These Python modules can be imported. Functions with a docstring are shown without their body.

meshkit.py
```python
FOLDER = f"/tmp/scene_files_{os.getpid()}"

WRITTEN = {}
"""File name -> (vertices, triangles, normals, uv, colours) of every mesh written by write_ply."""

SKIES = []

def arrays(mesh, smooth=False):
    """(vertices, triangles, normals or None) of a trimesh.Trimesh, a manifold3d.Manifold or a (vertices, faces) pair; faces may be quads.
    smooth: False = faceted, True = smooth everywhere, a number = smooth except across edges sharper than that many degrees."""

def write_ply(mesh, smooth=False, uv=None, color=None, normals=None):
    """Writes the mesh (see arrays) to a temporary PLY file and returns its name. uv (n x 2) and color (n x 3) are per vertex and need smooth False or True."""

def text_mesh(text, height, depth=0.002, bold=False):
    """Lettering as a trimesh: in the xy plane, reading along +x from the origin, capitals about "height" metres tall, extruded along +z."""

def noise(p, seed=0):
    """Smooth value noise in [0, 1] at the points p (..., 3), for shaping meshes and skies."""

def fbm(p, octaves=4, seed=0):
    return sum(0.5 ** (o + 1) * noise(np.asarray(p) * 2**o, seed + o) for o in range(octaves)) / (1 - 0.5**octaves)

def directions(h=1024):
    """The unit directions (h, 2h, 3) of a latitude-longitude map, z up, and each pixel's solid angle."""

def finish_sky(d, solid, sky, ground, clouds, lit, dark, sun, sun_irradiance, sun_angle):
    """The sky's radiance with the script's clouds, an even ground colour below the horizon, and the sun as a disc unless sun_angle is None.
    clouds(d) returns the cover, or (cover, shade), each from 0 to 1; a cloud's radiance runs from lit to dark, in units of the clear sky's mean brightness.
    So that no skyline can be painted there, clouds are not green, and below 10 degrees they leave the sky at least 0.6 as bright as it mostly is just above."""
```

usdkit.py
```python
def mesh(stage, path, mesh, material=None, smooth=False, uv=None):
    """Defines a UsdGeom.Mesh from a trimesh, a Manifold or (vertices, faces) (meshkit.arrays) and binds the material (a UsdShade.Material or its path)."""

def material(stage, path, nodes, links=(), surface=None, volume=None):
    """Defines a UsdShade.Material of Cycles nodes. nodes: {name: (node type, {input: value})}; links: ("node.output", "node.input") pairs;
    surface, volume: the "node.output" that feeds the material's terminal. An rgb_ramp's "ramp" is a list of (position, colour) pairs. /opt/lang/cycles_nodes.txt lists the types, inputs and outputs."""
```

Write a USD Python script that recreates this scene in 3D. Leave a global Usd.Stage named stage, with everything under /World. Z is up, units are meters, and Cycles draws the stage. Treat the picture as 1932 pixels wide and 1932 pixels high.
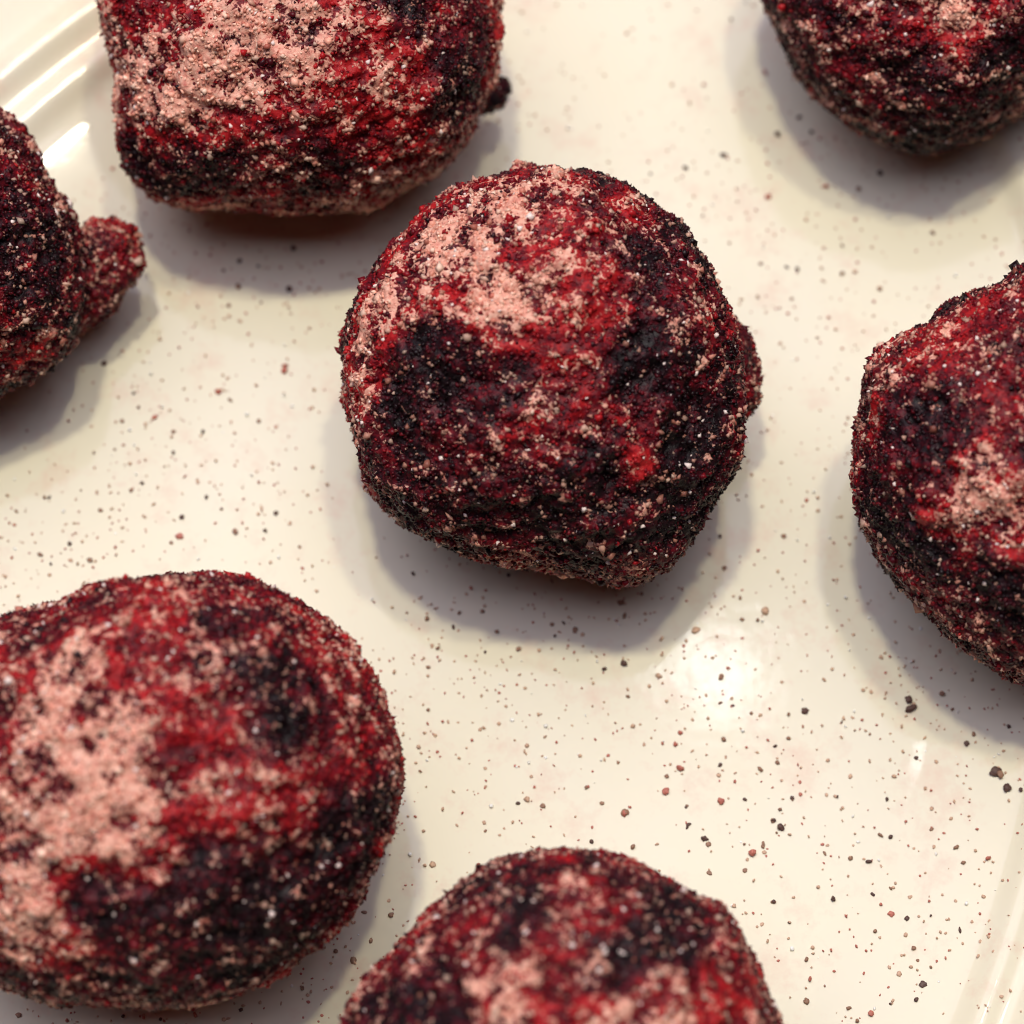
import math
import numpy as np, trimesh, usdkit
from meshkit import noise, fbm
from pxr import Usd, UsdGeom, UsdLux, UsdShade, Gf, Sdf, Vt

stage = Usd.Stage.CreateInMemory()
UsdGeom.Xform.Define(stage, '/World')
rng = np.random.default_rng(11)

# ---------------------------------------------------------------- camera
ELEV, DIST, FRAME = math.radians(69), 0.26, 0.073        # tilt above the plate, distance, width of the frame at the plate
FOV = 2 * math.atan(FRAME / 2 / DIST)
FWD = np.array([0, math.cos(ELEV), -math.sin(ELEV)])
RIGHT = np.array([1.0, 0, 0])
UP = np.cross(RIGHT, FWD)
EYE = -FWD * DIST
cam = UsdGeom.Camera.Define(stage, '/World/camera')
M = np.eye(4)
M[0, :3], M[1, :3], M[2, :3], M[3, :3] = RIGHT, UP, -FWD, EYE
cam.AddTransformOp().Set(Gf.Matrix4d(*M.ravel().tolist()))
cam.CreateFocalLengthAttr(50.0)
cam.CreateHorizontalApertureAttr(2 * 50 * math.tan(FOV / 2))
cam.CreateClippingRangeAttr((0.01, 100.0))
cam.CreateFStopAttr(9.5)
cam.CreateFocusDistanceAttr(DIST - 0.013)
EXPOSURE = 0.40
cam.CreateExposureAttr(EXPOSURE)

# ---------------------------------------------------------------- unseen lamps: two for the shadows, one for the plate highlight, and room fill
def lamp(name, az, el, dist, radius, power, color):
    """az: degrees from +y towards +x, el: degrees above the plate."""
    a, e = math.radians(az), math.radians(el)
    p = dist * np.array([math.sin(a) * math.cos(e), math.cos(a) * math.cos(e), math.sin(e)])
    l = UsdLux.SphereLight.Define(stage, '/World/' + name)
    l.AddTranslateOp().Set(Gf.Vec3d(*p.tolist()))
    l.CreateRadiusAttr(radius)
    l.CreateNormalizeAttr(True)
    l.CreateIntensityAttr(power)
    l.CreateColorAttr(Gf.Vec3f(*color))
lamp('unseen_lamp', 35, 77.0, 1.7, 0.046, 6.5, (1.0, 0.935, 0.69))  # out of view, placed for the shadows and the upper left plate highlight
lamp('unseen_lamp_001', -24, 79, 1.7, 0.055, 11.0, (1.0, 0.935, 0.69))  # out of view, the stronger of the two that cast the shadows
lamp('unseen_lamp_002', 11.4, 71.5, 1.7, 0.024, 0.085, (0.93, 0.97, 1.0))  # out of view and dim, placed for the plate highlight right of centre
room_fill = UsdLux.RectLight.Define(stage, '/World/room_fill_light')  # unseen soft overhead fill standing in for room bounce, lightens the shadows
room_fill.AddTranslateOp().Set(Gf.Vec3d(-0.5, 1.1, 2.0))
room_fill.CreateWidthAttr(3.2); room_fill.CreateHeightAttr(3.0)
room_fill.CreateNormalizeAttr(True)
room_fill.CreateIntensityAttr(19.0)
room_fill.CreateColorAttr(Gf.Vec3f(0.82, 0.79, 1.0))

# ---------------------------------------------------------------- helpers
S = 1932.0
def ray(px, py):
    """Viewing ray through a point of the photograph (in 1932ths of its width)."""
    k = 2 * math.tan(FOV / 2)
    d = FWD + RIGHT * ((px / S - .5) * k) - UP * ((py / S - .5) * k)
    return d / np.linalg.norm(d)
def on_plane(px, py, z=0.0):
    d = ray(px, py)
    return EYE + d * ((z - EYE[2]) / d[2])

def xform(name, loc=(0, 0, 0)):
    x = UsdGeom.Xform.Define(stage, '/World/' + name)
    x.AddTranslateOp().Set(Gf.Vec3d(*[float(v) for v in loc]))
    return x.GetPrim()
def tag(p, **k):
    for a, b in k.items():
        p.SetCustomDataByKey(a, b)
    return p
def primvar(m, name, values, color=False):
    t = Sdf.ValueTypeNames.Color3fArray if color else Sdf.ValueTypeNames.FloatArray
    v = np.asarray(values, np.float32)
    UsdGeom.PrimvarsAPI(m).CreatePrimvar(name, t, 'vertex').Set((Vt.Vec3fArray if color else Vt.FloatArray).FromNumpy(v))

# ---------------------------------------------------------------- materials
RAMP = [(0.0, (0.006, 0.003, 0.004)), (0.15, (0.020, 0.004, 0.007)), (0.32, (0.085, 0.005, 0.010)), (0.48, (0.18, 0.005, 0.010)), (0.60, (0.36, 0.010, 0.013)), (1.0, (0.48, 0.03, 0.03))]
candy = usdkit.material(stage, '/World/Looks/sugared_jelly', {
    'tone': ('attribute', {'attribute': 'tone'}), 'frost': ('attribute', {'attribute': 'frost'}),
    'co': ('texture_coordinate', {}),
    'n1': ('noise_texture', {'scale': 2600.0, 'detail': 2.0, 'roughness': 0.6}),
    'n2': ('noise_texture', {'scale': 800.0, 'detail': 3.0, 'roughness': 0.6}),
    'n3': ('noise_texture', {'scale': 1900.0, 'detail': 3.0, 'roughness': 0.65, 'distortion': 0.6}),
    'm1': ('map_range', {'from_min': 0.28, 'from_max': 0.72, 'to_min': -0.16, 'to_max': 0.16}),
    'm2': ('map_range', {'from_min': 0.3, 'from_max': 0.7, 'to_min': -0.14, 'to_max': 0.14}),
    'a1': ('math', {'math_type': 'add'}), 'a2': ('math', {'math_type': 'add', 'use_clamp': True}),
    'ramp': ('rgb_ramp', {'ramp': RAMP}),
    'm3': ('map_range', {'from_min': 0.24, 'from_max': 0.76, 'to_min': 1.0, 'to_max': 0.0}),
    'd': ('math', {'math_type': 'subtract'}),
    'm4': ('map_range', {'range_type': 'smoothstep', 'from_min': -0.10, 'from_max': 0.12, 'to_min': 0.0, 'to_max': 1.0, 'clamp': True}),
    'pr': ('rgb_ramp', {'ramp': [(0.25, (0.50, 0.14, 0.11)), (0.5, (0.70, 0.34, 0.25)), (0.8, (0.82, 0.53, 0.41))]}),
    'mix': ('mix', {}),
    'b': ('bump', {'strength': 0.8, 'distance': 0.00022}),
    'p': ('principled_bsdf', {'roughness': 0.45, 'specular_ior_level': 0.18})},
    [('co.object', 'n1.vector'), ('co.object', 'n2.vector'), ('co.object', 'n3.vector'), ('n1.fac', 'm1.value'), ('n2.fac', 'm2.value'),
     ('tone.fac', 'a1.value1'), ('m1.result', 'a1.value2'), ('a1.value', 'a2.value1'), ('m2.result', 'a2.value2'),
     ('a2.value', 'ramp.fac'), ('n3.fac', 'm3.value'), ('frost.fac', 'd.value1'), ('m3.result', 'd.value2'), ('d.value', 'm4.value'),
     ('n1.fac', 'pr.fac'), ('m4.result', 'mix.fac'), ('ramp.color', 'mix.color1'), ('pr.color', 'mix.color2'),
     ('mix.color', 'p.base_color'), ('n3.fac', 'b.height'), ('b.normal', 'p.normal')], surface='p.BSDF')
sugar = usdkit.material(stage, '/World/Looks/sugar_grains', {
    'c': ('attribute', {'attribute': 'tint'}),
    'p': ('principled_bsdf', {'roughness': 0.35, 'specular_ior_level': 0.2})},
    [('c.color', 'p.base_color')], surface='p.BSDF')
glaze = usdkit.material(stage, '/World/Looks/cream_glaze', {
    'g': ('geometry', {}),
    'n1': ('noise_texture', {'scale': 55.0, 'detail': 3.0}),
    'n2': ('noise_texture', {'scale': 190.0, 'detail': 6.0, 'roughness': 0.72}),
    'r2': ('rgb_ramp', {'ramp': [(0.0, (0, 0, 0)), (0.52, (0, 0, 0)), (0.70, (1, 1, 1)), (1.0, (1, 1, 1))]}),
    'base': ('mix', {'color1': (0.755, 0.69, 0.485), 'color2': (0.745, 0.71, 0.59)}),
    'st': ('math', {'math_type': 'multiply', 'value2': 0.50}),
    'stain': ('mix', {'color2': (0.70, 0.47, 0.36)}),
    'n3': ('noise_texture', {'scale': 420.0, 'detail': 2.0}),
    'b': ('bump', {'strength': 0.18, 'distance': 0.00005}),
    'p': ('principled_bsdf', {'roughness': 0.05, 'specular_ior_level': 0.35})},
    [('g.position', 'n1.vector'), ('g.position', 'n2.vector'), ('g.position', 'n3.vector'), ('n1.fac', 'base.fac'), ('n2.fac', 'r2.fac'),
     ('r2.color', 'st.value1'), ('st.value', 'stain.fac'), ('base.color', 'stain.color1'), ('stain.color', 'p.base_color'),
     ('n3.fac', 'b.height'), ('b.normal', 'p.normal')], surface='p.BSDF')
def crumb_mat(name, color, rough=0.6):
    return usdkit.material(stage, '/World/Looks/' + name, {
        'g': ('geometry', {}), 'n': ('noise_texture', {'scale': 5000.0, 'detail': 2.0}),
        'm': ('mix', {'color1': tuple(c * 0.7 for c in color), 'color2': tuple(min(1, c * 1.35) for c in color)}),
        'p': ('principled_bsdf', {'roughness': rough})},
        [('g.position', 'n.vector'), ('n.fac', 'm.fac'), ('m.color', 'p.base_color')], surface='p.BSDF')
CRUMBS = {'dark': crumb_mat('dark_crumb', (0.085, 0.040, 0.030)), 'brown': crumb_mat('brown_crumb', (0.27, 0.145, 0.09)),
          'red': crumb_mat('red_crumb', (0.42, 0.13, 0.09)), 'pale': crumb_mat('pale_crumb', (0.52, 0.33, 0.22)), 'clear': crumb_mat('sugar_crumb', (0.85, 0.80, 0.70), 0.15)}

# ---------------------------------------------------------------- the plate: an oval dish with two ribs round its well
def fit_oval(p1, t1, p2, t2, k=0.62):
    from scipy.optimize import least_squares
    def res(q):
        cx, cy, th, a = q
        out = []
        for p, t in ((p1, t1), (p2, t2)):
            x = (p[0] - cx) * math.cos(th) + (p[1] - cy) * math.sin(th)
            y = -(p[0] - cx) * math.sin(th) + (p[1] - cy) * math.cos(th)
            g = np.array([x / a**2, y / (k * a)**2])
            n = np.array([g[0] * math.cos(th) - g[1] * math.sin(th), g[0] * math.sin(th) + g[1] * math.cos(th)])
            out += [x**2 / a**2 + y**2 / (k * a)**2 - 1, (n @ t) / np.linalg.norm(n)]
        return out
    return least_squares(res, [0, 0, math.radians(55), 0.09]).x, k
q1, q2 = on_plane(70, 235)[:2], on_plane(210, 125)[:2]
q3, q4 = on_plane(1857, 1900)[:2], on_plane(1927, 1690)[:2]
unit = lambda v: v / np.linalg.norm(v)
(ocx, ocy, oth, oa), ok = fit_oval((q1 + q2) / 2, unit(q2 - q1), (q3 + q4) / 2, unit(q4 - q3))
print('oval', ocx, ocy, math.degrees(oth), oa, oa * ok)
def outward(x, y):
    """Signed distance outward from the line of the dish's inner rib, roughly, in metres."""
    u = (x - ocx) * math.cos(oth) + (y - ocy) * math.sin(oth)
    v = -(x - ocx) * math.sin(oth) + (y - ocy) * math.cos(oth)
    f = np.sqrt((u / oa)**2 + (v / (oa * ok))**2)
    g = np.sqrt((u / oa**2)**2 + (v / (oa * ok)**2)**2) / np.maximum(f, 1e-9)
    return (f - 1) / np.maximum(g, 1e-9)
def bead(s, c, w, h):
    return h * np.exp(-((s - c) / w)**2)
def plate_z(x, y):
    s = np.minimum(outward(x, y), 0.05)
    soft = lambda t, k: k * np.logaddexp(0, t / k)
    side = np.clip(0.5 + (x - ocx) / 0.06, 0, 1)                     # the well rises closer to the ribs on the right hand side
    z = 0.186 * soft(s + 0.0085 - 0.0010 * side, 0.0012) + 0.20 * soft(s - 0.014, 0.002)
    z += bead(s, 0.0, 0.00125, 0.00095) + bead(s, 0.0034, 0.0014, 0.00115)
    z += 0.00005 * (fbm(np.stack([x * 55, y * 55, 0 * x + 3.3], -1), 2, 5) - .5)
    return z
NR, NT = 330, 420
ss = np.concatenate([np.linspace(0.0, 0.86, 90, endpoint=False), np.linspace(0.86, 1.12, 190, endpoint=False), np.linspace(1.12, 1.42, NR - 280)])
tt = np.linspace(0, 2 * math.pi, NT, endpoint=False)
F, T = np.meshgrid(ss, tt, indexing='ij')
# radial grid: the same fraction of the oval, so that the ribs follow the grid lines
U, V = oa * F * np.cos(T), oa * ok * F * np.sin(T)
X = ocx + U * math.cos(oth) - V * math.sin(oth)
Y = ocy + U * math.sin(oth) + V * math.cos(oth)
Z = plate_z(X, Y)
top = np.stack([X, Y, Z], -1).reshape(-1, 3)
bot = np.stack([X, Y, Z - 0.004], -1).reshape(-1, 3)
i, j = np.meshgrid(np.arange(NR - 1), np.arange(NT), indexing='ij')
a, b, c, d = i * NT + j, (i + 1) * NT + j, (i + 1) * NT + (j + 1) % NT, i * NT + (j + 1) % NT
fq = np.stack([np.stack([a, b, c], -1), np.stack([a, c, d], -1)], 0).reshape(-1, 3)
n = len(top)
e = (NR - 1) * NT + np.arange(NT); e2 = (NR - 1) * NT + (np.arange(NT) + 1) % NT
rim = np.concatenate([np.stack([e, e + n, e2 + n], -1), np.stack([e, e2 + n, e2], -1)])
plate = trimesh.Trimesh(np.vstack([top, bot]), np.vstack([fq, fq[:, ::-1] + n, rim]), process=False)
pm = usdkit.mesh(stage, '/World/plate', plate, glaze, smooth=True)
tag(pm.GetPrim(), label='glossy cream oval ceramic plate with ribbed edge, under all the sweets', category='plate')

# ---------------------------------------------------------------- the sweets
def spline_radius(center, pts):
    p = np.array(pts, float) - center
    ang = np.arctan2(-p[:, 1], p[:, 0]); r = np.hypot(p[:, 0], p[:, 1])
    o = np.argsort(ang); ang, r = ang[o], r[o]
    from scipy.interpolate import PchipInterpolator
    A = np.concatenate([ang - 2 * math.pi, ang, ang + 2 * math.pi]); Rr = np.concatenate([r, r, r])
    A, ix = np.unique(A, return_index=True)
    return PchipInterpolator(A, Rr[ix])

def grains(mesh, tone, frost, count, seed, size=(0.00009, 0.00021)):
    """Sugar crystals: small uneven octahedra half sunk in the surface, a colour each."""
    g = np.random.default_rng(seed)
    area = mesh.area_faces
    f = g.choice(len(area), count, p=area / area.sum())
    w = g.dirichlet((1, 1, 1), count)
    tri = mesh.vertices[mesh.faces[f]]
    p = (tri * w[:, :, None]).sum(1)
    t = (tone[mesh.faces[f]] * w).sum(1)
    fr = (frost[mesh.faces[f]] * w).sum(1)
    keep = g.random(count) < 0.95 - 0.45 * np.exp(-((t - 0.53) / 0.08)**2) * (fr < 0.4)
    p, t, f, fr = p[keep], t[keep], f[keep], fr[keep]
    n = len(p)
    base = np.array([[1, 0, 0], [-1, 0, 0], [0, 1, 0], [0, -1, 0], [0, 0, 1], [0, 0, -1]], float)
    face = np.array([[0, 2, 4], [2, 1, 4], [1, 3, 4], [3, 0, 4], [2, 0, 5], [1, 2, 5], [3, 1, 5], [0, 3, 5]])
    s = g.uniform(size[0], size[1], (n, 1)) * np.where(g.random((n, 1)) < 0.06, 1.7, 1.0)
    sc = s * g.uniform(0.5, 1.6, (n, 3))
    q = g.normal(size=(n, 4)); q /= np.linalg.norm(q, axis=1, keepdims=True)
    w_, x, y, z = q.T
    R = np.stack([1 - 2 * (y*y + z*z), 2 * (x*y - w_*z), 2 * (x*z + w_*y), 2 * (x*y + w_*z), 1 - 2 * (x*x + z*z), 2 * (y*z - w_*x),
                  2 * (x*z - w_*y), 2 * (y*z + w_*x), 1 - 2 * (x*x + y*y)], -1).reshape(n, 3, 3)
    v = np.einsum('nij,nkj->nki', R, base[None] * sc[:, None, :] * g.uniform(0.75, 1.2, (n, 6, 1)))
    v += (p + mesh.face_normals[f] * s * 0.05)[:, None, :]
    tg = np.clip(t + g.normal(0, 0.12, n), 0.02, 1.0)
    stops = np.array([r[0] for r in RAMP]); cols = np.array([r[1] for r in RAMP])
    col = np.stack([np.interp(tg, stops, cols[:, k]) for k in range(3)], -1)
    pick = g.random(n) ** 0.8
    pink = np.stack([np.interp(pick, [0, 0.5, 1], c) for c in ([0.46, 0.84, 0.93], [0.11, 0.39, 0.64], [0.075, 0.28, 0.49])], -1)
    # grains of one hue come in clumps
    clump = noise(p * 1500.0 + seed, seed % 17) * 0.55 + noise(p * 3200.0 + seed, 3) * 0.15 + g.random(n) * 0.30
    lo, hi = np.quantile(clump, [0.03, 0.97])
    col = np.where(((clump - lo) / (hi - lo) < fr)[:, None], pink * (np.clip(0.30 + 0.85 * fr, 0, 1.0) * g.uniform(0.75, 1.15, n))[:, None], col)
    white = (g.random(n) < 0.010 + 0.02 * fr)[:, None]
    col = np.where(white, np.array([0.80, 0.66, 0.60]), col)
    faces = (face[None] + 6 * np.arange(n)[:, None, None]).reshape(-1, 3)
    return v.reshape(-1, 3), faces, np.repeat(col, 6, axis=0)

def sweet(idx, label, center, outline, patches, base_tone=0.27, depth=0.84, lumps=(), lobes=(), seed=0, count=25000, tilt=0.0):
    name = 'sugared_sweet' + ('' if idx == 0 else '_%03d' % idx)
    rad = spline_radius(np.array(center, float), outline)
    ico = trimesh.creation.icosphere(subdivisions=6)
    d = ico.vertices.copy()
    phi = np.arctan2(d[:, 1], d[:, 0])
    rr = rad(phi)
    mean = float(np.mean(rad(np.linspace(-math.pi, math.pi, 200))))
    # towards the poles of the viewing axis the outline fades to a round section
    horiz = np.hypot(d[:, 0], d[:, 1])
    rr = mean + (rr - mean) * np.clip(horiz, 0, 1)**1.5
    # a squat body: slightly squared-off section
    prof = horiz ** 0.88
    v = np.stack([rr * prof * np.cos(phi), rr * prof * np.sin(phi), mean * depth * np.sign(d[:, 2]) * np.abs(d[:, 2]) ** 0.96], -1)
    # distance at which the body stands: iterate so that it rests on the plate
    pos_dist = DIST
    for _ in range(6):
        scale = (2 * math.tan(FOV / 2) / S) * pos_dist * (ray(*center) @ FWD)      # metres per photo unit there
        w = v * scale
        k = w[:, :1] * RIGHT + w[:, 1:2] * UP + w[:, 2:3] * -FWD
        h = -k[:, 2].min()
        p0 = on_plane(center[0], center[1], h - 0.0005)
        pos_dist = np.linalg.norm(p0 - EYE)
    C = p0
    nrm = d[:, :1] * RIGHT + d[:, 1:2] * UP + d[:, 2:3] * -FWD
    sd = seed * 7.31
    lump = (fbm(k * 260 + sd, 3, seed) - .5) * 0.0019 + (fbm(k * 900 + sd, 3, seed + 3) - .5) * 0.0012 + (noise(k * 2600 + sd, seed + 9) - .5) * 0.00032
    rel = (fbm(k * 900 + sd, 3, seed + 3) - .5) + 0.35 * (fbm(k * 260 + sd, 3, seed) - .5); rel = np.clip(rel / rel.std(), -2, 2)   # more frosting on the raised bits, jelly colour darker in the hollows
    lump = lump * np.clip(1.15 - 0.45 * horiz**6, 0, 1.2)
    k = k + nrm * lump[:, None]
    k[:, 2] = np.maximum(k[:, 2], -C[2] + 0.0002)                     # rests on the plate
    body = trimesh.Trimesh(k, ico.faces, process=False)
    vis = body.vertex_normals @ -FWD > 0
    # colour zones on the surface: around points of the body, at their own size
    scr = np.stack([center[0] + k @ RIGHT / scale, center[1] - k @ UP / scale], -1)
    def tones(kk, ss, vv):
        t = base_tone + 0.55 * (fbm(kk * 190 + sd, 3, seed + 20) - .5) + 0.50 * (fbm(kk * 680 + sd, 2, seed + 30) - .5)
        wt, acc = np.full(len(kk), 1.0), t.copy()
        for (px, py, r, tv) in patches:
            near = np.where(vv)[0][np.argmin(((ss[vv] - [px, py])**2).sum(1))]
            dist = np.linalg.norm(kk - kk[near], axis=1) / (r * scale)
            dist = dist * (0.75 + 0.55 * fbm(kk * 420 + sd + px, 3, seed + 40))
            wgt = 9.0 * np.exp(-dist**2 * 1.6)
            acc += wgt * (tv + 0.45 * (t - base_tone)); wt += wgt
        return acc / wt
    def layers(t, kk, relief):
        """Jelly colour and how much of it the frosting covers, from one scale: dark, red, frosted."""
        fr = np.interp(t, [0, 0.2, 0.34, 0.5, 0.58, 0.68, 0.78, 0.90, 1.0], [0.10, 0.20, 0.30, 0.29, 0.36, 0.55, 0.65, 0.75, 0.88])
        fr = fr + (0.15 + 0.5 * fr) * (fbm(kk * 560 + sd, 4, seed + 50) - .5) * 2.2 + 0.42 * (noise(kk * 1150 + sd, seed + 51) - .5)
        b = np.where(t < 0.58, t, np.interp(t, [0.58, 0.7, 1.0], [0.58, 0.38, 0.34])) + 0.22 * (fbm(kk * 420 + sd, 2, seed + 52) - .5)
        fr = fr + np.clip(0.30 * fr - 0.02, 0.01, 0.2) * relief; b = b + 0.05 * relief
        return np.clip(b, 0.02, 0.66), np.clip(fr, 0.03, 1.0)
    tone = tones(k, scr, vis)
    root = tag(xform(name, (C[0], C[1], 0.0)), label=label, category='sweet', group='sugar coated sweets on the plate')
    off = np.array([0, 0, C[2]])
    parts = [('body', body, tone)]
    for (lx, ly, lr, lz, sq, lt) in lobes:                             # small lumps of jelly stuck to the side
        s = trimesh.creation.icosphere(subdivisions=5)
        w = s.vertices * np.array([lr * sq[0], lr * sq[1], lr * sq[2]]) * scale
        ang = math.radians(sq[3]); w[:, :2] = w[:, :2] @ np.array([[math.cos(ang), math.sin(ang)], [-math.sin(ang), math.cos(ang)]])
        kk = w[:, :1] * RIGHT + w[:, 1:2] * UP + w[:, 2:3] * -FWD
        nn = kk / np.linalg.norm(kk, axis=1, keepdims=True)
        kk = kk + nn * ((fbm(kk * 700 + sd, 3, seed + 5) - .5) * 0.0014 + (noise(kk * 2600, seed + 6) - .5) * 0.0003)[:, None]
        kk = kk + ((lx - center[0]) * RIGHT - (ly - center[1]) * UP + lz * -FWD) * scale
        kk[:, 2] = np.maximum(kk[:, 2], -C[2] + 0.0002)
        tt_ = lt + 0.5 * (fbm(kk * 330 + sd, 3, seed + 22) - .5)
        parts.append(('lobe', trimesh.Trimesh(kk, s.faces, process=False), tt_))
    gv, gf, gc, base = [], [], [], 0
    for n_, (pn, m, t) in enumerate(parts):
        moved = trimesh.Trimesh(m.vertices + off, m.faces, process=False)
        path = f'/World/{name}/{pn}' + ('' if n_ < 2 else '_%03d' % (n_ - 1))
        um = usdkit.mesh(stage, path, moved, candy, smooth=True)
        t, fr = layers(np.asarray(t), np.asarray(m.vertices), rel if n_ == 0 else 0.0)
        primvar(um, 'tone', t); primvar(um, 'frost', fr)
        cnt = int(count * m.area / parts[0][1].area)
        a_, b_, c_ = grains(moved, t, fr, cnt, seed * 100 + n_)
        ok_ = np.repeat(a_.reshape(-1, 6, 3)[:, :, 2].min(1) > 0, 6)   # none under the plate
        gv.append(a_); gf.append(b_ + base); gc.append(c_); base += len(a_)
    v_, f_, c_ = np.vstack(gv), np.vstack(gf), np.vstack(gc)
    gm = usdkit.mesh(stage, f'/World/{name}/sugar_grains', (v_, f_), sugar, smooth=True)
    primvar(gm, 'tint', c_, color=True)
    tag(gm.GetPrim(), kind='stuff')
    return root

sweet(0, 'round dark red sweet with a pink frosted upper left, alone in the middle', (1025, 705),
  [(985,325),(1050,318),(1130,325),(1210,365),(1280,425),(1340,510),(1372,575),(1392,640),(1400,700),(1402,770),(1398,830),(1385,890),(1350,950),(1310,1010),(1250,1070),(1180,1098),(1100,1085),(1000,1062),(920,1055),(830,1020),(750,980),(700,925),(675,850),(657,760),(650,680),(660,600),(690,540),(720,490),(770,430),(830,378),(900,342)],
  [(930,420,120,.86),(850,480,95,.84),(960,560,80,.86),(720,600,70,.76),(690,700,60,.72),(1010,365,60,.78),(790,440,60,.8),(940,640,40,.72),(660,760,40,.7),
   (1180,410,55,.60),(1100,640,62,.52),(1060,720,55,.50),(1130,560,50,.54),(780,560,60,.62),(1010,800,60,.42),(830,590,40,.64),(1130,460,40,.5),
   (830,665,70,.06),(790,760,70,.10),(1000,350,28,.12),(1230,680,75,.06),(1290,860,95,.05),(1200,500,60,.16),(1320,500,60,.12),(880,960,110,.18),(960,760,60,.17),(1100,950,80,.15),(980,510,35,.3),(740,900,80,.25),(1250,1000,80,.08),
   (1200,890,40,.62),(860,860,45,.5),(1080,1080,90,.36),(950,1030,60,.36),(1290,560,50,.36),(1200,1070,50,.40)],
  base_tone=.27, seed=1, lobes=[(1390,690,72,-120,(.72,1.35,.9,8),.36),(986,320,26,-60,(1,1.1,1,0),.74)])

sweet(1, 'large pink dusted sweet cut by the top edge, behind the middle one', (570, 50),
  [(185,-10),(200,60),(218,130),(222,200),(232,290),(260,340),(320,380),(400,391),(440,387),(520,398),(600,403),(680,387),(760,347),(830,322),(880,272),(905,215),(925,150),(938,60),(940,0),(920,-100),(840,-220),(700,-290),(560,-310),(400,-280),(270,-190),(195,-90)],
  [(300,170,110,.84),(400,160,110,.8),(500,130,110,.80),(330,230,70,.84),(560,60,110,.76),(420,70,70,.55),(290,60,50,.36),(240,100,40,.72),(620,130,60,.76),(400,210,30,.62),
   (540,170,40,.64),(470,20,50,.50),(350,10,60,.45),(620,20,50,.62),(760,40,90,.10),(880,140,90,.04),(860,60,70,.2),(700,90,70,.66),(800,30,30,.2),(830,50,26,.86),
   (640,220,80,.62),(700,190,60,.64),(560,250,50,.30),(600,270,40,.2),(260,320,60,.05),(330,340,70,.12),(430,330,80,.2),(620,330,70,.22),(500,370,60,.25),(790,280,60,.60),(730,300,50,.56),(840,230,60,.15),(650,130,45,.64),(720,130,40,.6),(780,170,60,.64),(740,230,45,.62),(440,260,60,.66),(310,290,50,.45),(600,180,50,.66),(250,230,30,.4)],
  base_tone=.58, seed=2, lobes=[(930,158,38,-150,(.8,1.1,.8,-20),.14)])

sweet(2, 'dark sweet in the top right corner with a pale pink frosted crown', (1765, -55),
  [(1440,-10),(1470,70),(1500,130),(1530,170),(1570,208),(1620,242),(1680,270),(1730,286),(1800,275),(1870,243),(1932,205),(2000,150),(2080,40),(2100,-80),(2070,-220),(1980,-330),(1850,-390),(1700,-390),(1560,-330),(1470,-220),(1430,-110)],
  [(1690,25,90,1.0),(1765,30,90,1.0),(1640,20,55,.95),(1740,0,140,1.0),(1830,15,60,1.0),(1775,72,28,.66),(1770,105,30,.5),(1600,20,50,.45),(1560,50,60,.12),(1500,30,60,.2),(1680,110,90,.05),(1620,90,60,.12),(1880,70,110,.04),(1900,10,70,.06),(1850,150,80,.14),(1600,150,50,.36),(1550,130,40,.42),(1700,200,80,.14),(1640,190,60,.3),(1760,230,60,.1),(1870,170,60,.26),(1700,60,40,.5),(1590,110,30,.6),(1640,100,25,.6)],
  base_tone=.22, seed=3)

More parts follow.
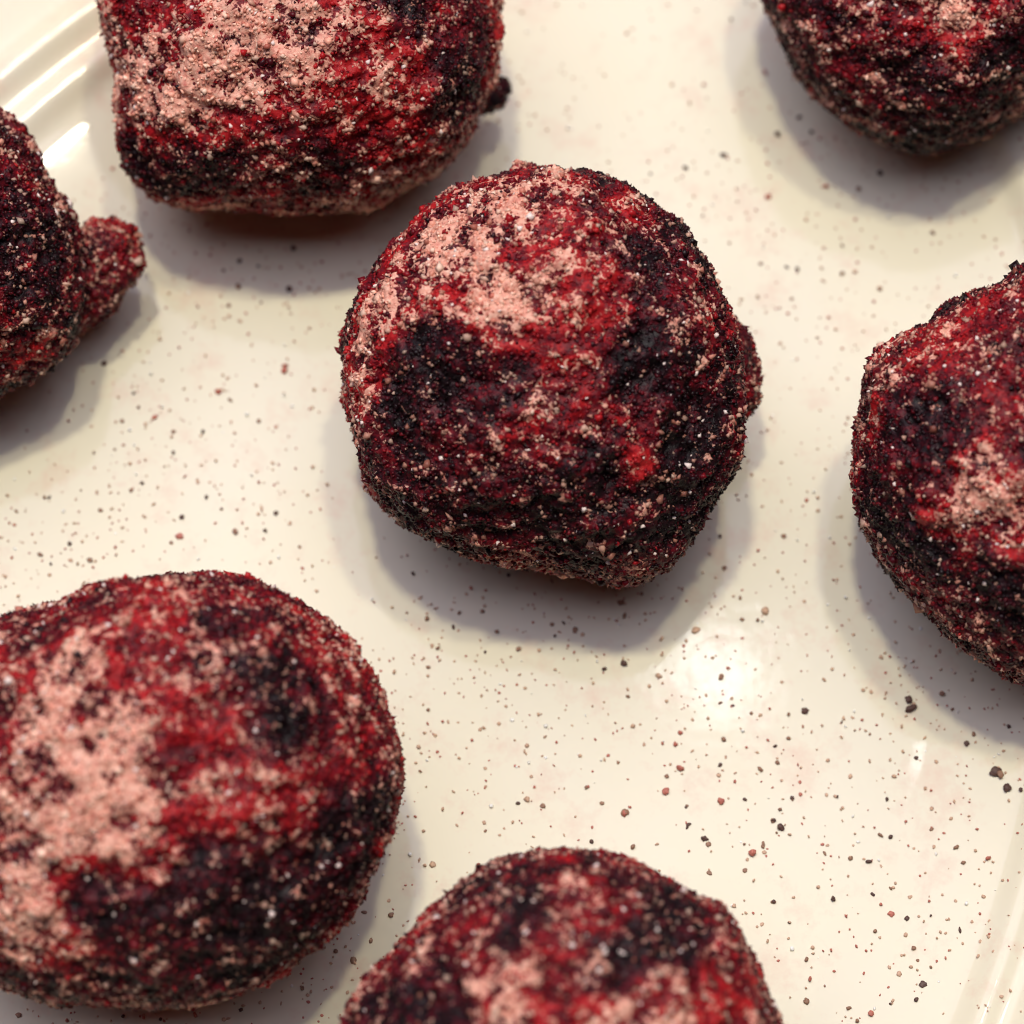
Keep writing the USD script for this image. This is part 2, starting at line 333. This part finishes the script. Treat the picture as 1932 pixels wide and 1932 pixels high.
sweet(3, 'dark wine red sweet cut by the right edge, with white sugar streaks', (2010, 885),
  [(1935,492),(1880,530),(1820,560),(1760,610),(1700,640),(1660,668),(1640,695),(1633,750),(1622,830),(1620,900),(1630,980),(1660,1040),(1700,1110),(1760,1175),(1830,1232),(1932,1290),(2050,1300),(2200,1250),(2330,1150),(2400,1000),(2400,850),(2340,680),(2230,560),(2100,490),(2000,475)],
  [(1760,660,70,.58),(1850,620,80,.55),(1900,580,60,.48),(1820,730,80,.42),(1880,780,70,.45),(1720,700,50,.5),(1700,640,30,.6),(1920,700,60,.42),
   (1720,800,90,.08),(1660,860,60,.10),(1760,760,50,.14),(1650,960,70,.05),(1720,900,60,.2),(1800,930,60,.80),(1790,970,45,.84),(1740,985,35,.80),(1830,880,40,.78),(1860,1010,40,.76),(1910,1000,60,.85),(1920,930,50,.6),(1800,1060,36,.72),(1740,1060,50,.07),(1850,1090,80,.05),(1900,1140,70,.08),(1760,1130,60,.3),(1850,1200,70,.3),(1640,800,30,.6),(1650,700,24,.5),(1920,840,40,.12),(1700,1040,50,.12)],
  base_tone=.27, seed=4)

sweet(4, 'dark red sweet cut by the left edge, with an orange red lump on it', (-200, 470),
  [(0,213),(40,245),(75,290),(100,350),(128,400),(142,460),(150,520),(148,590),(138,640),(90,690),(40,722),(-10,750),(-100,780),(-250,780),(-400,720),(-500,600),(-520,450),(-450,290),(-330,190),(-180,150),(-80,168)],
  [(20,320,60,.46),(10,390,60,.48),(60,330,40,.36),(60,420,60,.28),(40,480,80,.14),(100,470,50,.12),(60,550,70,.08),(20,560,40,.4),(30,590,40,.74),(90,600,50,.2),(20,690,50,.5),(60,680,40,.6),(100,640,40,.5),(10,250,40,.3),(70,500,30,.5),(10,450,40,.16)],
  base_tone=.24, seed=5, lobes=[(183,478,80,-120,(.92,.95,.8,-35),.40),(140,520,100,-125,(.8,1.15,.8,-35),.30)])

sweet(5, 'largest sweet, broad and red with pale pink frosting, at the lower left', (300, 1490),
  [(0,1165),(60,1152),(120,1137),(190,1107),(270,1090),(350,1085),(430,1088),(520,1110),(600,1160),(670,1230),(715,1300),(745,1370),(757,1430),(755,1480),(740,1550),(700,1650),(640,1740),(560,1810),(470,1860),(380,1885),(270,1892),(190,1890),(100,1888),(30,1862),(-40,1830),(-110,1770),(-160,1680),(-180,1560),(-180,1430),(-150,1310),(-90,1215)],
  [(200,1410,120,.88),(240,1440,80,.92),(170,1260,80,.80),(150,1340,70,.8),(260,1370,60,.82),(90,1480,60,.74),(60,1530,60,.72),(260,1540,70,.80),(290,1600,60,.78),(150,1520,70,.72),(100,1600,80,.70),(60,1680,80,.80),(10,1560,70,.76),(30,1620,60,.7),(140,1740,60,.66),(20,1440,40,.68),(330,1580,40,.74),(60,1750,60,.66),
   (320,1160,80,.56),(260,1150,60,.54),(390,1320,70,.50),(430,1390,80,.52),(500,1420,60,.5),(480,1500,90,.56),(560,1460,70,.54),(400,1480,60,.62),(620,1400,70,.5),(500,1190,50,.55),(540,1580,60,.50),(30,1390,50,.5),(20,1250,40,.52),(650,1330,50,.42),(590,1210,50,.5),(700,1450,30,.6),
   (540,1240,70,.05),(570,1290,70,.05),(600,1320,50,.10),(530,1380,55,.12),(420,1170,50,.2),(560,1180,40,.2),(420,1250,45,.28),(100,1200,50,.16),(20,1310,50,.2),(60,1170,40,.3),
   (440,1660,110,.06),(220,1660,70,.08),(340,1680,80,.12),(560,1680,120,.05),(650,1600,100,.05),(720,1520,60,.06),(400,1780,100,.07),(250,1820,70,.10),(150,1840,60,.2),(330,1850,70,.14),(500,1790,90,.06),(170,1800,60,.4),(40,1830,50,.2)],
  base_tone=.42, depth=.80, seed=6, count=33000)

sweet(6, 'deep red sweet cut by the bottom edge, with scattered pink sugar crystals', (1072, 2010),
  [(645,1950),(670,1890),(720,1822),(780,1762),(830,1712),(890,1652),(960,1620),(1040,1608),(1110,1608),(1180,1622),(1250,1652),(1310,1690),(1360,1718),(1385,1755),(1420,1820),(1450,1880),(1478,1940),(1500,2020),(1490,2130),(1430,2250),(1320,2350),(1180,2400),(1030,2400),(880,2340),(750,2240),(670,2120),(635,2030)],
  [(930,1900,60,.72),(1000,1880,50,.70),(960,1910,40,.8),(1220,1890,80,.70),(1250,1920,60,.74),(1160,1900,50,.6),(1100,1920,40,.66),(1370,1860,50,.55),(1330,1820,30,.66),(1340,1900,40,.62),
   (880,1760,60,.46),(900,1720,50,.44),(960,1800,50,.46),(1120,1700,60,.42),(1080,1740,60,.40),(1150,1680,50,.46),(1230,1830,60,.48),(1060,1840,60,.46),(1340,1770,50,.44),(1050,1640,50,.34),
   (990,1690,50,.07),(960,1740,45,.08),(1260,1700,60,.06),(1250,1760,50,.10),(1190,1790,70,.14),(1220,1740,50,.10),(860,1900,70,.14),(750,1870,80,.15),(780,1920,70,.2),(820,1830,60,.24),(700,1930,50,.14),(1300,1730,50,.2),(1110,1780,40,.2),(1020,1910,40,.26),(1010,1790,30,.22)],
  base_tone=.32, seed=7)

# ---------------------------------------------------------------- crumbs on the plate
DATA = []          # (x, y, radius, kind) in photo units
def add(rows, fx, fy, zone):
    for r in rows:
        x, y = fx(r[0]), fy(r[1])
        k = r[2] if len(r) > 2 else 'm'
        DATA.append((x, y, k, zone))
add([(340,105,'l'),(245,125),(440,190,'s'),(555,170),(245,265),(165,310),(180,405),(80,445,'l'),(605,485,'s'),(530,605),(265,620),(195,680),(155,745),(200,785,'l'),(175,815),(95,895),(35,935),(605,965),(712,985),(455,935),(820,620),(1080,795),(1225,900),(1410,965,'r'),(1265,990),(785,1010,'s'),(840,1140),(505,1205,'l'),(155,1220),(735,1175),(845,1290,'r'),(935,1315),(1075,1300),(1245,1385),(750,1390),(250,1340,'s'),(350,1555),(975,1490),(1000,1560),(1075,1600),(1030,1700,'l'),(990,1790),(840,1815),(595,1840,'l'),(350,1795),(370,1670,'r'),(455,1710,'s'),(725,1870,'r'),(645,1915),(890,1640,'p'),(780,830),(840,840)],
    lambda v: 1408.7 + v * .323, lambda v: 1308 + v * .323, 'open')
add([(945,40,'x'),(958,92,'x'),(1140,5,'l'),(1200,95),(1530,195),(1285,295,'l'),(1325,240),(1452,462,'x'),(1480,478,'l'),(1520,555,'x'),(1600,565),(990,380),(720,240,'s'),(905,195,'s'),(1040,260,'s')],
    lambda v: 1408.7 + v * .323, lambda v: 1308 + v * .323, 'right_shadow')
add([(320,1520),(520,1570,'r'),(650,1525),(300,1655),(370,1675,'l'),(460,1705),(480,1655),(560,1650),(610,1720),(685,1780,'l'),(570,1790),(800,1695),(840,1690),(880,1715),(810,1735),(1040,1620,'l'),(1110,1590),(1050,1665),(800,1545),(505,1590,'s'),(350,1600,'s'),(740,1640,'s'),(420,1740,'s')],
    lambda v: 603.7 + v * .5469, lambda v: 251.5 + v * .5469, 'middle_shadow')
add([(1380,1390),(1395,1500),(1450,1600,'s'),(980,1850),(1050,1830),(1385,1875),(1510,1680),(1600,1390),(1545,220,'r'),(1320,285),(1140,140),(1260,120),(1520,450,'s'),(1600,740,'s')],
    lambda v: 603.7 + v * .5469, lambda v: 251.5 + v * .5469, 'open')
add([(1090,925,'l'),(890,970),(960,990),(885,1065,'l'),(1075,1075,'l'),(850,1135),(970,1125,'s'),(940,785,'s'),(830,1005,'s'),(1050,850,'s')], lambda v: v * .5078, lambda v: v * .5078, 'top_shadow')
add([(60,110),(20,865),(440,655),(320,750,'l'),(510,735),(890,965,'l'),(770,1055),(590,1040,'r'),(265,1100,'r'),(250,405,'r'),(230,1470),(370,1490),(430,1500),(680,1370),(680,1525),(890,1610,'p'),(1185,1300),(210,1655),(400,1665,'s')],
    lambda v: 1358.4 + v * .3386, lambda v: v * .3386, 'corner')
add([(445,1210),(590,1395),(660,1440,'r'),(740,1500),(865,1500),(740,1590),(560,1750),(605,1720),(490,1575,'s'),(400,1590),(345,1750,'s'),(210,1780),(930,1330,'r'),(980,1365),(570,1335),(520,1455),(190,1780),(70,1840),(770,1865),(880,1780),(430,1835),(945,1830),(720,910,'s')],
    lambda v: v * .4426, lambda v: 150.9 + v * .4426, 'left')
DATA += [(538, 690, 'r', 'left'), (536, 700, 'r', 'left'), (488, 795, 'm', 'left')]
add([(150,180),(190,215),(335,200),(260,140),(290,215),(680,40),(640,135,'l'),(670,110,'r'),(880,95,'l'),(990,90),(1030,25),(1120,150,'s')], lambda v: v * .5052, lambda v: 955.9 + v * .5052, 'left')
add([(70,1900,'l'),(460,1905),(730,1900,'r'),(900,1880),(1130,1800,'l'),(1320,1690),(1385,1620,'s'),(1460,1530),(250,1920,'r'),(600,1915)], lambda v: v * .5052, lambda v: 955.9 + v * .5052, 'bottom_left')
add([(1600,760),(1570,990),(1600,600),(1635,530),(1405,190,'s')], lambda v: v * .5052, lambda v: 955.9 + v * .5052, 'open')
add([(1320,10),(1320,70,'r'),(1395,130),(1400,205),(1465,250,'l'),(1650,305,'r'),(1620,370),(1755,205,'l'),(1730,180),(1620,100),(1800,95),(1520,5),(1530,110),(1160,155,'r'),(1075,115),(1015,55),(850,125),(790,100,'p'),(755,115),(630,220),(430,350,'p'),(1035,260),(1190,280),(1485,380),(1730,490),(1790,570),(1855,710),(1855,870),(1690,270)],
    lambda v: 603.7 + v * .4948, lambda v: 1459 + v * .4948, 'open')
add([(125,715),(170,530),(195,640),(60,680),(270,540)], lambda v: 603.7 + v * .4948, lambda v: 1459 + v * .4948, 'bottom_left')
add([(75,560,'l'),(105,800),(670,510,'s'),(780,665),(920,85),(935,240),(1100,180,'p'),(330,650,'p'),(600,320,'p'),(350,380,'p'),(775,845),(865,865),(1000,920),(450,1145,'r'),(485,1060,'r'),(35,1280),(800,1110),(485,1320,'r'),(390,1380),(380,1480),(775,1295),(765,1370,'s'),(535,1590),(85,1640,'l'),(545,1730),(660,1830,'l'),(690,1870),(780,1560,'r'),(140,1890),(950,1870)],
    lambda v: 1157.2 + v * .26, lambda v: 1106.8 + v * .26, 'open')
def place(x, y, zone):
    """Where a crumb lies, in words."""
    if zone == 'right_shadow': return 'in the shadow below the right edge sweet'
    if zone == 'middle_shadow': return 'in the shadow below the middle sweet'
    if zone == 'top_shadow': return 'in the grey shadow below the top left sweet'
    if zone == 'corner':
        return 'in the shadow of the top right sweet' if x > 1440 and y < 420 else 'between the top right and middle sweets'
    if zone == 'left':
        return 'above the largest sweet, near the left edge' if y > 955 else 'between the left edge sweet and the middle sweet'
    if zone == 'bottom_left': return 'under the largest sweet' if y > 1830 else 'between the largest and bottom sweets'
    if y < 620: return 'above the middle sweet, right of centre'
    if y < 1180: return 'between the middle and right edge sweets'
    if x > 1560: return 'near the ribbed corner at the lower right' if y > 1620 else 'below the right edge sweet, outside its shadow'
    if y < 1370: return 'in or around the bright reflection on the plate'
    if x < 1180: return 'above the bottom sweet, left of its top'
    return 'just above the bottom sweet, right of its top' if x < 1380 else 'right of the bottom sweet'
WORDS = {'dark': 'dark', 'brown': 'brown', 'red': 'reddish', 'pale': 'pale tan'}
RADIUS = {'s': 2.8, 'm': 3.6, 'l': 4.8, 'x': 8.0, 'r': 4.6, 'p': 5.0}
ico1, ico2 = trimesh.creation.icosphere(subdivisions=1), trimesh.creation.icosphere(subdivisions=2)
def crumb_shape(r, g, fine=False):
    s = (ico2 if fine else ico1)
    v = s.vertices * (r * g.uniform(0.6, 1.45, 3)) * (1 + 0.9 * (noise(s.vertices * 1.6 + g.uniform(0, 50, 3), 3) - .5))[:, None]
    a = g.uniform(0, 2 * math.pi); v[:, :2] = v[:, :2] @ np.array([[math.cos(a), -math.sin(a)], [math.sin(a), math.cos(a)]])
    v[:, 2] *= 0.7
    return v, s.faces
PX = FRAME / S
cr = np.random.default_rng(5)
for n_, (x, y, k, zone) in enumerate(DATA):
    p = on_plane(x, y); z = float(plate_z(np.array(p[0]), np.array(p[1]))); p = on_plane(x, y, z)
    v, f = crumb_shape(RADIUS[k] * PX * cr.uniform(0.85, 1.15), cr, k in 'xrl')
    v = v + [0, 0, -v[:, 2].min() - 0.00003]
    kind = {'x': 'dark', 'r': 'red', 'p': 'pale', 'l': ('dark', 'brown')[cr.integers(2)], 'm': ('dark', 'brown', 'brown')[cr.integers(3)], 's': ('brown', 'pale')[cr.integers(2)]}[k]
    m = usdkit.mesh(stage, '/World/crumb' + ('' if n_ == 0 else '_%03d' % n_), (v, f), CRUMBS[kind], smooth=True)
    UsdGeom.Xformable(m).AddTranslateOp().Set(Gf.Vec3d(float(p[0]), float(p[1]), z))
    size = {'x': 'largest ', 'l': 'larger ', 'r': 'larger ', 'p': 'larger '}.get(k, 'tiny ')
    what = size + WORDS[kind]
    tag(m.GetPrim(), label=what + ' crumb ' + place(x, y, zone), category='crumb', group=what + ' crumbs ' + place(x, y, zone))
# finer dust, past counting
for name, kind, num, lo, hi, lab in (('crumb_dust', 'pale', 2500, 1.2, 3.0, 'fine brown dust scattered over the cream plate'), ('red_dust', 'red', 1300, 1.2, 2.6, 'fine reddish dust scattered over the cream plate'),
                                ('sugar_dust', 'clear', 260, 1.5, 3.2, 'fine clear sugar grains scattered over the cream plate')):
    vs, fs, base = [], [], 0
    while len(vs) < num:
        x, y = cr.uniform(-60, S + 60, 2)
        dens = 0.30 + 0.70 * float(np.clip((y + 200) / 1300, 0, 1)) * float(np.clip(fbm(np.array([x / 170, y / 170, 1.0]), 2, 8) * 2.2 - .5, 0, 1))
        dens += 0.8 * sum(math.exp(-((x - a) / r)**2 - ((y - b) / (0.7 * r))**2) for a, b, r in ((1000, 1140, 190), (1760, 1330, 150), (330, 1910, 240), (640, 1790, 120), (560, 480, 170), (1700, 340, 170)))
        if x + y < 520 or cr.random() > dens: continue
        p = on_plane(x, y); z = float(plate_z(np.array(p[0]), np.array(p[1])))
        v, f = crumb_shape(cr.uniform(lo, hi) * PX, cr)
        vs.append(v + [p[0], p[1], z - v[:, 2].min() - 0.00002]); fs.append(f + base); base += len(v)
    m = usdkit.mesh(stage, '/World/' + name, (np.vstack(vs), np.vstack(fs)), CRUMBS[kind], smooth=True)
    tag(m.GetPrim(), label=lab, category='dust', kind='stuff')
